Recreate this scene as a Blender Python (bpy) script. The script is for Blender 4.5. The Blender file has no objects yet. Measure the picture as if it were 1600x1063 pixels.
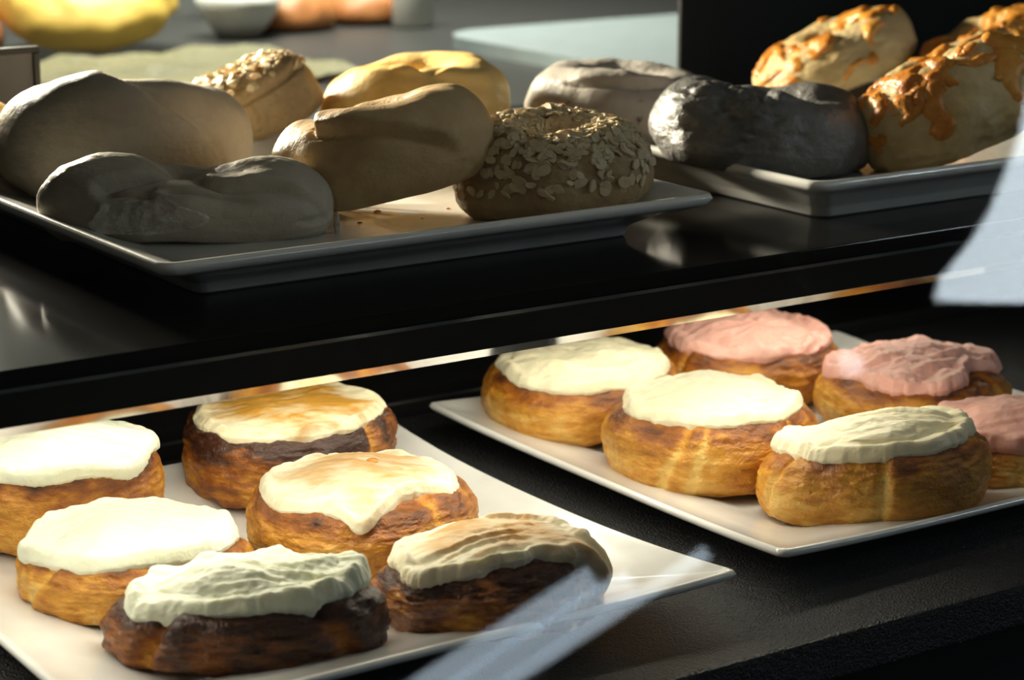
import bpy, math, random
import numpy as np
from mathutils import Matrix, Vector, Euler
PI = math.pi
C = bpy.context.scene.collection

# ---------------------------------------------------------------- noise
_r = np.random.RandomState(7)
_perm = np.concatenate([_r.permutation(256)] * 3)
_grad = _r.normal(size=(256, 3)); _grad /= np.linalg.norm(_grad, axis=1)[:, None]

def perlin(p):
    p = np.asarray(p, float); i = np.floor(p).astype(int); f = p - i
    w = f * f * f * (f * (f * 6 - 15) + 10)
    out = 0
    for dx in (0, 1):
        for dy in (0, 1):
            for dz in (0, 1):
                h = _perm[_perm[_perm[(i[:, 0] + dx) & 255] + ((i[:, 1] + dy) & 255)] + ((i[:, 2] + dz) & 255)] & 255
                g = (_grad[h] * (f - [dx, dy, dz])).sum(1)
                out = out + g * (w[:, 0] if dx else 1 - w[:, 0]) * (w[:, 1] if dy else 1 - w[:, 1]) * (w[:, 2] if dz else 1 - w[:, 2])
    return out * 1.6

def fbm(p, octv=3, seed=0):
    p = np.asarray(p, float) + seed * 17.31; a = 1; s = 0
    for _ in range(octv):
        s = s + a * perlin(p); p = p * 2.03 + 5.7; a *= .5
    return s

# ---------------------------------------------------------------- mesh helpers
def mesh_obj(name, verts, faces, mat, parent=None, smooth=True, attrs=None):
    me = bpy.data.meshes.new(name)
    me.from_pydata([tuple(v) for v in np.asarray(verts, float)], [], [tuple(f) for f in faces])
    me.validate(); me.update()
    if smooth: me.polygons.foreach_set('use_smooth', [True] * len(me.polygons))
    for k, arr in (attrs or {}).items():
        a = me.attributes.new(k, 'FLOAT', 'POINT')
        if len(arr) == len(me.vertices): a.data.foreach_set('value', np.asarray(arr, np.float32))
    me.materials.append(mat)
    o = bpy.data.objects.new(name, me); C.objects.link(o)
    if parent: o.parent = parent
    return o

def empty(name, loc=(0, 0, 0), rot=(0, 0, 0)):
    o = bpy.data.objects.new(name, None); C.objects.link(o)
    o.empty_display_size = .03; o.location = loc; o.rotation_euler = rot
    return o

def tag(o, label=None, cat=None, group=None, kind=None):
    for k, v in (('label', label), ('category', cat), ('group', group), ('kind', kind)):
        if v: o[k] = v
    return o

def grid_faces(nu, nv, wrap_u=True, wrap_v=True, off=0):
    F = []
    for i in range(nu if wrap_u else nu - 1):
        for j in range(nv if wrap_v else nv - 1):
            a = i * nv + j; b = ((i + 1) % nu) * nv + j; c = ((i + 1) % nu) * nv + (j + 1) % nv; d = i * nv + (j + 1) % nv
            F.append((off + a, off + b, off + c, off + d))
    return F

def box(name, lo, hi, mat, parent=None, bevel=.0, seg=2):
    import bmesh
    bm = bmesh.new(); bmesh.ops.create_cube(bm, size=1)
    for v in bm.verts:
        v.co = Vector([lo[k] + (v.co[k] + .5) * (hi[k] - lo[k]) for k in range(3)])
    if bevel: bmesh.ops.bevel(bm, geom=bm.edges[:], offset=bevel, segments=seg, profile=.5, affect='EDGES')
    me = bpy.data.meshes.new(name); bm.to_mesh(me); bm.free()
    me.materials.append(mat)
    o = bpy.data.objects.new(name, me); C.objects.link(o)
    if parent: o.parent = parent
    return o

def lathe(name, prof, mat, parent=None, n=48, loc=(0, 0, 0), attrs=None, smooth=True):
    V = []; m = len(prof)
    for i in range(n):
        a = 2 * PI * i / n
        for r, z in prof: V.append((loc[0] + r * math.cos(a), loc[1] + r * math.sin(a), loc[2] + z))
    return mesh_obj(name, V, grid_faces(n, m, True, False), mat, parent, smooth, attrs)

def extrude_poly(name, pts, z0, z1, mat, parent=None):
    n = len(pts)
    V = [(x, y, z0) for x, y in pts] + [(x, y, z1) for x, y in pts]
    F = [tuple(range(n - 1, -1, -1)), tuple(range(n, 2 * n))] + [(i, (i + 1) % n, n + (i + 1) % n, n + i) for i in range(n)]
    return mesh_obj(name, V, F, mat, parent, False)

def sweep_x(name, prof, x0, x1, mat, parent=None):
    """a bar along X with a closed (y,z) profile"""
    n = len(prof)
    V = [(x0, y, z) for y, z in prof] + [(x1, y, z) for y, z in prof]
    F = [tuple(range(n)), tuple(range(2 * n - 1, n - 1, -1))] + [(i, n + i, n + (i + 1) % n, (i + 1) % n) for i in range(n)]
    return mesh_obj(name, V, F, mat, parent, False)

def tube(name, a, b, r, mat, parent=None, n=16):
    a = Vector(a); b = Vector(b); d = (b - a).normalized()
    u = d.orthogonal().normalized(); w = d.cross(u)
    V = []
    for p, rr in ((a, 0), (a, r), (b, r), (b, 0)):
        for i in range(n):
            t = 2 * PI * i / n; V.append(p + rr * (math.cos(t) * u + math.sin(t) * w))
    V = [tuple(v) for v in V]; F = []
    for k in range(3):
        for i in range(n): F.append((k * n + i, k * n + (i + 1) % n, (k + 1) * n + (i + 1) % n, (k + 1) * n + i))
    return mesh_obj(name, V, F, mat, parent)

# ---------------------------------------------------------------- bread shapes
def seg_dist(u, v, poly, vs=.75):
    """distance and signed side to a polyline in (u,v)"""
    best = np.full(u.shape, 9.); side = np.zeros(u.shape); tt = np.zeros(u.shape); m = len(poly) - 1
    uw = (u + PI) % (2 * PI) - PI; vw = (v + PI / 2) % (2 * PI) - PI / 2
    for k in range(m):
        a = np.array([poly[k][0], poly[k][1] * vs]); b = np.array([poly[k + 1][0], poly[k + 1][1] * vs]); d = b - a
        px = uw - a[0]; py = vw * vs - a[1]
        t = np.clip((px * d[0] + py * d[1]) / (d @ d), 0, 1)
        qx = px - t * d[0]; qy = py - t * d[1]; dist = np.hypot(qx, qy)
        s = np.sign(d[0] * py - d[1] * px)
        k2 = dist < best
        best = np.where(k2, dist, best); side = np.where(k2, s, side); tt = np.where(k2, (k + t) / m, tt)
    return best, side, tt

class Ring:
    """a hand rolled ring of dough: R outer radius, H height, both in metres"""
    def __init__(s, R, H, hole=.16, e=.9, creases=(), lump=.05, wrinkle=.0, swell=(0, 2, 0), seed=1, sy=1., rough=0., band=None, belly=.62, wedge=0.):
        s.__dict__.update(locals())
    def pt(s, u, v, off=0., wr=True):
        u = np.asarray(u, float); v = np.asarray(v, float)
        ra = (1 - s.hole) / 2; rc = (1 + s.hole) / 2
        cv = np.cos(v); sv = np.sin(v)
        ce = np.sign(cv) * np.abs(cv) ** s.e; se = np.sign(sv) * np.abs(sv) ** s.e
        sw = 1 + s.swell[0] * np.cos(s.swell[1] * u + s.swell[2])
        rad = rc + ra * ce * (1 + (sw - 1) * .4)
        z = np.where(se > 0, se * s.belly, se * (1 - s.belly)) * sw
        z = np.maximum(z, -(1 - s.belly) * .86)
        x = rad * np.sin(u); y = -rad * np.cos(u) * s.sy
        z = np.where(z > 0, z * (1 - s.wedge * y), z)
        n = np.stack([cv * np.sin(u), -cv * np.cos(u), sv], 1)
        q = np.stack([x, y, z * .8], 1)
        d = s.lump * fbm(q * 1.7, 2, s.seed)
        if s.wrinkle:
            wv = fbm(np.stack([q[:, 0] * 4, q[:, 1] * 4, q[:, 2] * 9], 1), 4, s.seed + 3)
            w = s.wrinkle * -np.abs(wv)
            if s.band:
                w = w * (.10 + np.exp(-((((u - s.band[0] + PI) % (2 * PI) - PI) + .35 * (v - .6)) / s.band[1]) ** 2))
            d = d + w
        if s.rough: d = d + s.rough * fbm(q * 16, 2, s.seed + 9)
        for c in s.creases:
            dist, side, t = seg_dist(u, v, c['p'])
            win = np.clip(np.minimum(t, 1 - t) * 6 + c.get('end', .15), 0, 1)
            w = c.get('w', .06)
            d = d - c.get('d', .05) * np.exp(-(dist / w) ** 2) * win
            if c.get('step'): d = d + c['step'] * np.exp(-(dist / c.get('sw', .45)) ** 2) * win * np.where(side > 0, 1, -.35) * (1 - np.exp(-(dist / (w * .7)) ** 2))
        d = d * np.where(sv < -.75, .3, 1)
        P = np.stack([x * s.R, y * s.R, z * s.H], 1) + n * (d * s.R + off)[:, None]
        P[:, 2] = np.maximum(P[:, 2], -s.H * (1 - s.belly) * .86)
        return P
    def grid(s, nu=176, nv=112):
        uu, vv = np.meshgrid(np.arange(nu) * 2 * PI / nu, np.arange(nv) * 2 * PI / nv, indexing='ij')
        return uu.ravel(), vv.ravel()

class Roll:
    """squat bun; profile by arc length from the top centre"""
    def __init__(s, R, H, dome=.08, slant=(0, 0), lump=.03, seed=1, seams=(), oval=(.03, .4), wr=.02, sy=1., foot=.86, dip=0., sh=.64):
        s.__dict__.update(locals())
        t = np.linspace(0, 1, 90)
        top = [(r, 1 - dome * (r / sh) ** 2) for r in np.linspace(0, sh, 26)]
        z1 = top[-1][1]; zm = .44 + .35 * max(0, sh - .64)
        rim = [(sh + (1 - sh) * math.sin(q), zm + (z1 - zm) * math.cos(q)) for q in np.linspace(.09, PI / 2, 30)]
        side = [(.85 + .15 * math.cos(q), zm * (1 - math.sin(q) ** .9)) for q in np.linspace(.06, PI / 2, 24)]
        bot = [(side[-1][0] * k, 0) for k in np.linspace(.94, 0, 8)]
        s.prof = np.array(top + rim + side + bot)
        d = np.hypot(np.diff(s.prof[:, 0]) * R, np.diff(s.prof[:, 1]) * H)
        s.arc = np.concatenate([[0], np.cumsum(d)])
    def pt(s, th, a, off=0., frost=False):
        a = np.asarray(a, float); th = np.asarray(th, float)
        r = np.interp(a, s.arc, s.prof[:, 0]); z = np.interp(a, s.arc, s.prof[:, 1])
        e = .0015
        dr = np.interp(a + e, s.arc, s.prof[:, 0]) - np.interp(a - e, s.arc, s.prof[:, 0])
        dz = np.interp(a + e, s.arc, s.prof[:, 1]) - np.interp(a - e, s.arc, s.prof[:, 1])
        dr = dr * s.R; dz = dz * s.H; L = np.hypot(dr, dz) + 1e-9
        nr = -dz / L; nz = dr / L
        ov = 1 + s.oval[0] * np.cos(2 * th + s.oval[1]) + .015 * np.cos(3 * th + s.oval[1] * 2)
        rr = r * ov
        x = rr * np.sin(th); y = -rr * np.cos(th) * s.sy
        q = np.stack([x, y, z], 1)
        d = s.lump * fbm(q * 1.6, 2, s.seed)
        if not frost:
            d = d + s.wr * fbm(np.stack([x * 4, y * 4, z * 5.], 1), 4, s.seed + 4) * 1.
            d = d - s.wr * .8 * np.abs(fbm(np.stack([x * 3 + z, y * 3, z * 11.], 1), 3, s.seed + 6)) * np.clip((r - .7) * 4, 0, 1)
            for (t0, w, dep, st, lean) in s.seams:
                dt = (th - t0 - lean * (z - .5) + PI) % (2 * PI) - PI
                d = d + np.clip((r - .55) * 4, 0, 1) * np.clip(z * 6, 0, 1) * (-dep * np.exp(-(dt / w) ** 2) + st * np.where(dt > 0, np.exp(-dt / .5), 0) * (1 - np.exp(-(dt / w) ** 2)))
        zz = z * (1 + s.slant[0] * x + s.slant[1] * y) - s.dip * np.exp(-(r / .4) ** 2)
        n = np.stack([nr * np.sin(th), -nr * np.cos(th), nz], 1)
        P = np.stack([x * s.R, y * s.R, zz * s.H], 1) + n * (d * s.R + off)[:, None]
        P[:, 2] = np.maximum(P[:, 2], 0)
        return P, z, r
    def bun(s, nt=200):
        A = np.concatenate([np.linspace(.0008, s.arc[22], 10)[:-1], np.linspace(s.arc[22], s.arc[81], 84)[:-1], np.linspace(s.arc[81], s.arc[-1] - .0005, 7)])
        th, a = np.meshgrid(np.arange(nt) * 2 * PI / nt, A, indexing='ij')
        P, z, r = s.pt(th.ravel(), a.ravel())
        m = len(A)
        P = np.vstack([P, P.reshape(nt, m, 3)[:, 0].mean(0), P.reshape(nt, m, 3)[:, -1].mean(0)])
        F = grid_faces(nt, m, True, False)
        F += [(i * m, nt * m, ((i + 1) % nt) * m) for i in range(nt)]
        F += [(i * m + m - 1, ((i + 1) % nt) * m + m - 1, nt * m + 1) for i in range(nt)]
        # browning of the crust: strongest round the top shoulder
        q = P / [s.R, s.R, s.H]
        z = np.concatenate([z, [1, 0]]); r = np.concatenate([r, [0, 0]])
        nn = fbm(q * 3.2, 3, s.seed + 20)
        bake = np.exp(-((z - .80) / .17) ** 2) * (.75 + .6 * nn) + .25 * fbm(q * [5, 5, 14], 3, s.seed + 30)
        for (t0, w, dep, st, lean) in s.seams:
            th2 = np.concatenate([th.ravel(), [0, 0]])
            dt = (th2 - t0 - lean * (z - .5) + PI) % (2 * PI) - PI
            bake = bake - .9 * np.exp(-((dt - .0) / (w * 1.0)) ** 2) * np.clip((r - .6) * 4, 0, 1)
        return P, F, bake
    def frosting(s, edge=1.0, thick=.006, seed=3, drips=(), nt=260, stroke=0., amp=.0022, lip=.002, ragged=.06, cut=(), curl=.0):
        """edge: how far out along the profile (1 = start of the rim)"""
        m = 80
        tt = np.arange(nt) * 2 * PI / nt
        circ = np.stack([np.cos(tt), np.sin(tt), tt * 0], 1)
        E = edge * s.arc[36] * (1 + ragged * fbm(circ * 1.3, 2, seed) + ragged * .22 * fbm(circ * 5, 3, seed + 2) + ragged * .16 * fbm(circ * 19, 3, seed + 5))
        for (t0, w, L) in drips:
            dt = (tt - t0 + PI) % (2 * PI) - PI; E = E + L * np.exp(-(dt / w) ** 2)
        for (t0, w, L) in cut:
            dt = (tt - t0 + PI) % (2 * PI) - PI; E = E - L / (1 + np.exp((np.abs(dt) - w) * 14))
        rho = 1 - (1 - np.linspace(.01, 1, m)) ** 1.35
        th, rr = np.meshgrid(tt, rho, indexing='ij'); EE = np.repeat(E[:, None], m, 1)
        a = (rr * EE).ravel(); th = th.ravel(); rr = rr.ravel()
        X = a * np.sin(th) / s.R; Y = -a * np.cos(th) / s.R
        cs, sn = math.cos(stroke), math.sin(stroke)
        p = X * cs + Y * sn; qv = -X * sn + Y * cs
        warp = .35 * perlin(np.stack([X * 1.3, Y * 1.3, X * 0 + seed * 3.1], 1))
        k = perlin(np.stack([p * 1.1 + seed, (qv + warp) * 4.5, X * 0 + seed * 1.7], 1)) + .6 * perlin(np.stack([p * 1.6 + seed, (qv + warp) * 10., X * 0 + seed], 1))
        k = k + .5 * perlin(np.stack([X * 3, Y * 3, X * 0 + seed * 2.2], 1))
        edgeprof = np.clip((1 - rr) / .17, 0, 1)
        body = np.sqrt(np.clip(1 - (1 - edgeprof) ** 2, 0, 1))
        lipb = lip * np.exp(-((rr - .90) / .055) ** 2) * (1 + 1.1 * perlin(np.stack([np.cos(th) * 2.6, np.sin(th) * 2.6, rr * 0 + seed * 5.], 1)))
        tt2 = thick * (1 + .45 * perlin(np.stack([X * 1.4, Y * 1.4, X * 0 + seed * 9.3], 1)))
        off = body * (tt2 + amp * 1.7 * k + lipb) + amp * .5 * fbm(np.stack([X * 9, Y * 9, X * 0 + seed], 1), 3, seed) * body - .0035 * (rr > .985)
        P, z, r = s.pt(th, a, off, True)
        s.stain = np.append(np.clip((1 - rr) * 2.2, 0, 1) * .8 + .35 * k, .8)
        P = np.vstack([P, P.reshape(nt, m, 3)[:, 0].mean(0)])
        F = grid_faces(nt, m, True, False) + [(i * m, nt * m, ((i + 1) % nt) * m) for i in range(nt)]
        return P, F

# ---------------------------------------------------------------- what lies where
# name: x, y, base z, rot x, rot y, rot z (degrees), radius, height (metres)
POSE = {
#POSE-BEGIN
'twist':        (0.4885, 1.0759, 0.0090, 0, 0, -32, 0.0658, 0.0586),
'torn':         (0.4581, 0.9470, 0.0090, 0, 0, -32, 0.0652, 0.0349),
'oat_rear':     (0.5975, 1.1407, 0.0090, 0, -20, -25, 0.0392, 0.0392),
'yellow':       (0.6864, 1.1151, 0.0090, 0, -6, -32, 0.0561, 0.0439),
'center':       (0.5571, 0.9342, 0.0130, 0, -13, -32, 0.0557, 0.0431),
'oat_front':    (0.6295, 0.8971, 0.0090, 0, -4, -32, 0.0478, 0.0430),
'blue_rear':    (0.8005, 1.0740, 0.0090, 0, 4, -32, 0.0546, 0.0384),
'dark':         (0.7808, 0.9244, 0.0090, 0, 6, -32, 0.0587, 0.0432),
'cheese_small': (0.9863, 1.0931, 0.0090, 0, -21, -30, 0.0531, 0.0382),
'cheese_big':   (0.8689, 0.8709, 0.0090, 0, -22, -30, 0.0516, 0.0516),
'cheese_rear':  (1.0494, 1.0230, 0.0090, 0, -22, -30, 0.0443, 0.0443),
'left_yellow':  (0.4230, 1.1380, 0.0090, 0, 0, -32, 0.0330, 0.0430),
'a':            (0.3912, 0.9474, -0.1210, 0, 0, -32, 0.0465, 0.0429),
'b':            (0.3828, 0.8541, -0.1210, 0, 0, -32, 0.0515, 0.0300),
'c':            (0.3899, 0.7675, -0.1210, 0, 0, -32, 0.0582, 0.0301),
'd':            (0.5139, 0.9581, -0.1210, 0, 0, -32, 0.0539, 0.0369),
'e':            (0.4889, 0.8453, -0.1210, 0, 0, -32, 0.0526, 0.0362),
'f':            (0.4922, 0.7472, -0.1210, 0, 0, -32, 0.0493, 0.0321),
'g':            (0.6955, 0.9624, -0.1210, 0, 0, -32, 0.0571, 0.0351),
'h':            (0.6934, 0.8523, -0.1210, 0, 0, -32, 0.0555, 0.0427),
'i':            (0.7178, 0.7618, -0.1210, 0, 0, -32, 0.0575, 0.0424),
'j':            (0.8091, 0.9642, -0.1210, 0, 0, -32, 0.0541, 0.0357),
'k':            (0.8371, 0.8606, -0.1210, 0, 0, -32, 0.0526, 0.0370),
'l':            (0.8195, 0.7624, -0.1210, 0, 0, -32, 0.0515, 0.0297),
#POSE-END
}

RING = {
'twist': dict(hole=.03, wedge=.34, e=.9, lump=.025, seed=1, swell=(.06, 2, 0), creases=[
    dict(p=[(-.5, 2.3), (-.22, 1.75), (-.02, 1.3), (.39, .85), (.75, .42), (.98, -.05), (1.02, -.5)], d=.085, w=.05, step=-.075, sw=.5, end=.2),
    dict(p=[(-1.0, .1), (-.3, -.1), (.4, -.25)], d=.012, w=.12)]),
'torn': dict(sy=0.52, hole=.08, lump=.05, seed=5, swell=(.20, 2, 3.3), rough=.004, creases=[
    dict(p=[(-.60, 2.0), (-.72, 1.4), (-.74, .95), (-.62, .6)], d=.09, w=.06, step=-.08, sw=.3, end=.4),
    dict(p=[(-.25, 1.15), (-.30, .85), (-.2, .6)], d=.06, w=.07, step=.05, sw=.2),
    dict(p=[(.30, 2.0), (.28, 1.4), (.42, 1.05), (.75, .75), (1.0, .35)], d=.06, w=.07, step=.05, sw=.4, end=.3),
    dict(p=[(-.2, 1.0), (.1, .95), (.4, .75), (.6, .3)], d=.05, w=.09),
    dict(p=[(.9, -.05), (1.1, -.1), (1.35, -.05)], d=.05, w=.05)]),
'oat_rear': dict(sy=0.85, hole=.04, lump=.05, seed=8, rough=.012, belly=.7, creases=[
    dict(p=[(-1.6, .28), (-.7, .38), (0, .5), (.6, .62), (1.3, .75)], d=.10, w=.045, step=.07, sw=.3, end=.6)]),
'yellow': dict(sy=.85, hole=.16, lump=.05, seed=11, swell=(.10, 2, .3), creases=[
    dict(p=[(.0, 2.1), (-.05, 1.6), (.15, 1.2), (.3, .95)], d=.045, w=.06, step=-.05, sw=.4),
    dict(p=[(-.3, 1.1), (.1, 1.0), (.5, .8), (1.0, .4)], d=.02, w=.1, step=.04)]),
'center': dict(sy=.82, wedge=.10, hole=.14, lump=.05, seed=14, swell=(.06, 1, -.5), creases=[
    dict(p=[(-.75, 2.0), (-.80, 1.4), (-.66, 1.05), (-.25, .85), (.15, .60), (.5, .30), (.68, .0)], d=.05, w=.05, step=.10, sw=.5)]),
'oat_front': dict(sy=0.9, hole=.12, lump=.05, seed=17, rough=.010, swell=(.08, 1, 2.6), belly=.66, creases=[
    dict(p=[(-.55, 2.2), (-.5, 1.6), (-.45, 1.15)], d=.12, w=.14, step=-.06)]),
'blue_rear': dict(hole=.18, lump=.05, seed=21, swell=(.07, 2, .9), rough=.003, creases=[
    dict(p=[(-.75, .75), (-.3, .85), (.2, 1.0), (.7, 1.15)], d=.07, w=.045, step=.05, end=.4),
    dict(p=[(-.1, .9), (.3, 1.05), (.8, 1.3)], d=.05, w=.04, step=.04)]),
'dark': dict(sy=0.78, hole=.14, lump=.07, seed=24, swell=(.10, 2, 1.9), wrinkle=.10, band=(-.35, .5), creases=[
    dict(p=[(-.2, 2.2), (-.15, 1.6), (-.05, 1.15)], d=.09, w=.12, step=.05)]),
'cheese_small': dict(sy=0.75, hole=.03, lump=.06, seed=27, belly=.66, rough=.003, wrinkle=.02),
'cheese_big': dict(sy=0.74, hole=.03, lump=.08, seed=30, belly=.66, rough=.003, wrinkle=.03),
'cheese_rear': dict(sy=0.8, hole=.03, lump=.09, seed=33, belly=.66, rough=.006, wrinkle=.02),
'left_yellow': dict(hole=.15, lump=.05, seed=36),
}
# seams: angle, width, depth, step, lean
ROLL = {
'a': dict(sy=0.9, seed=41, dome=0.1, sh=0.82, seams=[(-.8, .06, .05, .04, .3)], wr=.02),
'b': dict(sy=0.82, seed=44, dome=.16, slant=(.02, 0), seams=[(-.75, .07, .03, .03, .5)], wr=.022),
'c': dict(sy=0.52, seed=47, dome=.16, slant=(.13, .0), seams=[(-.62, .08, .10, .06, .25), (.75, .10, .05, .05, -.4)], wr=.03),
'd': dict(seed=50, dome=0.1, sh=0.84, slant=(.02, 0), seams=[(.95, .05, .03, .04, .2)], wr=.03),
'e': dict(sy=0.92, seed=53, dome=0.14, sh=0.72, slant=(-.02, 0), seams=[(.8, .08, .03, .04, .2)], wr=.025),
'f': dict(sy=0.7, seed=56, dome=0.14, sh=0.7, slant=(.16, .05), seams=[(1.0, .08, .08, .05, .2)], wr=.035),
'g': dict(seed=59, dome=0.14, sh=0.7, seams=[], wr=.014),
'h': dict(sy=0.92, seed=62, dome=.16, slant=(.03, 0), seams=[(-.42, .045, .03, .03, .35), (-.2, .03, .015, 0, .2), (.7, .03, .01, 0, .5)], wr=.016),
'i': dict(sy=0.60, seed=65, dome=.16, slant=(.17, .0), seams=[(-.02, .04, .025, .03, .05), (-1.1, .06, .05, .04, .2)], wr=.02),
'j': dict(seed=68, dome=0.14, sh=0.7, seams=[(-.9, .05, .04, .03, .2)], wr=.02),
'k': dict(seed=71, dome=.16, seams=[(.9, .05, .04, .03, .2)], wr=.02),
'l': dict(sy=0.75, seed=74, dome=.16, slant=(.05, 0), seams=[(-.2, .05, .03, .03, .2)], wr=.02),
}
FROST = {
'a': dict(edge=1.02, thick=0.0045, seed=2, stroke=-.5, amp=0.0007, lip=0.0012, drips=[(-1.3, .5, .012), (.9, .3, .006)]),
'b': dict(edge=1.08, thick=0.005, seed=5, stroke=.15, amp=0.0009, lip=0.0016, drips=[(-1.2, .35, .004)]),
'c': dict(edge=1, thick=0.006, seed=8, stroke=.1, amp=0.0017, lip=0.0026, ragged=.08, drips=[(-.9, .25, .004)]),
'd': dict(edge=0.93, thick=0.0032, seed=11, stroke=.3, amp=0.0008, lip=0.0016, ragged=.07),
'e': dict(edge=0.98, thick=0.0032, seed=14, stroke=-.25, amp=0.0009, lip=0.0016, ragged=.06, drips=[(.05, .16, .010)], cut=[(.75, .35, .010)]),
'f': dict(edge=0.98, thick=0.0038, seed=17, stroke=.3, amp=0.0011, lip=0.0022, ragged=.10, drips=[(-.7, .3, .006), (1.25, .14, .020)], cut=[(.35, .4, .012)]),
'g': dict(edge=0.99, thick=0.0036, seed=20, stroke=.1, amp=0.0013, lip=0.0014, ragged=.05),
'h': dict(edge=0.97, thick=0.0036, seed=23, stroke=.2, amp=0.0015, lip=0.0018, ragged=.07),
'i': dict(edge=1, thick=0.004, seed=26, stroke=.15, amp=0.001, lip=0.0022, ragged=.08),
'j': dict(edge=1.02, thick=0.005, seed=29, stroke=1.1, amp=0.0015, lip=0.0012, ragged=.07),
'k': dict(edge=1.04, thick=0.005, seed=32, stroke=.3, amp=0.0017, lip=0.0018, ragged=.12, cut=[(.9, .25, .012)]),
'l': dict(edge=1.1, thick=0.0055, seed=35, stroke=.2, amp=0.0011, lip=0.002, ragged=.06),
}

def pose_matrix(name, P=None):
    x, y, z, rx, ry, rz, R, H = POSE[name]
    return Euler((math.radians(rx), math.radians(ry), math.radians(rz)), 'XYZ')

def settle(name, V):
    """location that lets the turned shape rest on its support"""
    x, y, z = POSE[name][:3]
    M = np.array(pose_matrix(name).to_matrix())
    W = np.asarray(V) @ M.T
    return (x, y, z - W[:, 2].min()), W

def ring_of(name):
    R, H = POSE[name][6:8]
    return Ring(R, H, **RING[name])

def roll_of(name):
    R, H = POSE[name][6:8]
    return Roll(R, H, **ROLL[name])

#=== SCENE ===

# ---------------------------------------------------------------- materials
def new_mat(name):
    m = bpy.data.materials.new(name); m.use_nodes = True
    nt = m.node_tree; b = nt.nodes['Principled BSDF']
    return m, nt, b

def N(nt, typ, **kw):
    n = nt.nodes.new(typ)
    for k, v in kw.items():
        if k in n.inputs: n.inputs[k].default_value = v
        else: setattr(n, k, v)
    return n

def coords(nt, scale=(1, 1, 1)):
    tc = N(nt, 'ShaderNodeTexCoord'); mp = N(nt, 'ShaderNodeMapping'); mp.inputs['Scale'].default_value = scale
    nt.links.new(tc.outputs['Object'], mp.inputs['Vector']); return mp.outputs['Vector']

def noise(nt, vec, scale, detail=4, rough=.55):
    n = N(nt, 'ShaderNodeTexNoise'); n.inputs['Scale'].default_value = scale
    n.inputs['Detail'].default_value = detail; n.inputs['Roughness'].default_value = rough
    nt.links.new(vec, n.inputs['Vector']); return n.outputs['Fac']

def ramp(nt, fac, stops):
    r = N(nt, 'ShaderNodeValToRGB'); e = r.color_ramp.elements
    while len(e) < len(stops): e.new(.5)
    for k, (p, c) in enumerate(stops):
        e[k].position = p; e[k].color = (*c, 1) if len(c) == 3 else c
    nt.links.new(fac, r.inputs['Fac']); return r.outputs['Color']

def mth(nt, op, a, b=None, clamp=False):
    n = N(nt, 'ShaderNodeMath', operation=op, use_clamp=clamp)
    for k, x in enumerate((a, b)):
        if x is None: continue
        if isinstance(x, (int, float)): n.inputs[k].default_value = x
        else: nt.links.new(x, n.inputs[k])
    return n.outputs[0]

def mixc(nt, fac, a, b):
    n = N(nt, 'ShaderNodeMix', data_type='RGBA')
    for sock, x in ((n.inputs[0], fac), (n.inputs[6], a), (n.inputs[7], b)):
        if isinstance(x, (int, float)): sock.default_value = x
        elif isinstance(x, tuple): sock.default_value = (*x, 1)
        else: nt.links.new(x, sock)
    return n.outputs[2]

def bump(nt, b, h, strength, dist):
    n = N(nt, 'ShaderNodeBump'); n.inputs['Strength'].default_value = strength; n.inputs['Distance'].default_value = dist
    nt.links.new(h, n.inputs['Height']); nt.links.new(n.outputs['Normal'], b.inputs['Normal'])

def plain(name, col, rough=.5, metal=0., spec=.5, bumps=None, coat=0.):
    m, nt, b = new_mat(name)
    b.inputs['Roughness'].default_value = rough; b.inputs['Metallic'].default_value = metal
    b.inputs['Specular IOR Level'].default_value = spec; b.inputs['Coat Weight'].default_value = coat
    v = coords(nt)
    f = noise(nt, v, 40, 3)
    c = ramp(nt, f, [(.3, tuple(x * .93 for x in col)), (.7, tuple(min(1, x * 1.05) for x in col))])
    nt.links.new(c, b.inputs['Base Color'])
    if bumps: bump(nt, b, noise(nt, v, bumps[0], 3), bumps[1], bumps[2])
    return m

def sss(b, w, rad, scale):
    b.inputs['Subsurface Weight'].default_value = w; b.inputs['Subsurface Radius'].default_value = rad
    b.inputs['Subsurface Scale'].default_value = scale

def bread_mat(name, dark, mid, light, rough=.45, speck=None, bumpd=.0006, spec=.22, bscale=220):
    m, nt, b = new_mat(name); v = coords(nt)
    big = noise(nt, v, 22, 3); fine = noise(nt, v, 160, 4)
    f = mth(nt, 'ADD', mth(nt, 'MULTIPLY', big, .75), mth(nt, 'MULTIPLY', fine, .25))
    c = ramp(nt, f, [(.32, dark), (.5, mid), (.68, light)])
    if speck:
        s = noise(nt, v, speck[1], 3, .6)
        k = ramp(nt, s, [(speck[2], (0, 0, 0)), (speck[2] + .05, (1, 1, 1))])
        c = mixc(nt, k, c, speck[0])
    nt.links.new(c, b.inputs['Base Color'])
    b.inputs['Roughness'].default_value = rough; b.inputs['Specular IOR Level'].default_value = spec
    sss(b, .12, (1, .45, .2), .004)
    h = mth(nt, 'ADD', mth(nt, 'MULTIPLY', noise(nt, v, bscale, 5, .6), .6), mth(nt, 'MULTIPLY', noise(nt, coords(nt, (1, 1, 2.5)), 60, 4), .8))
    bump(nt, b, h, .8, bumpd * 2.5)
    return m

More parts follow.
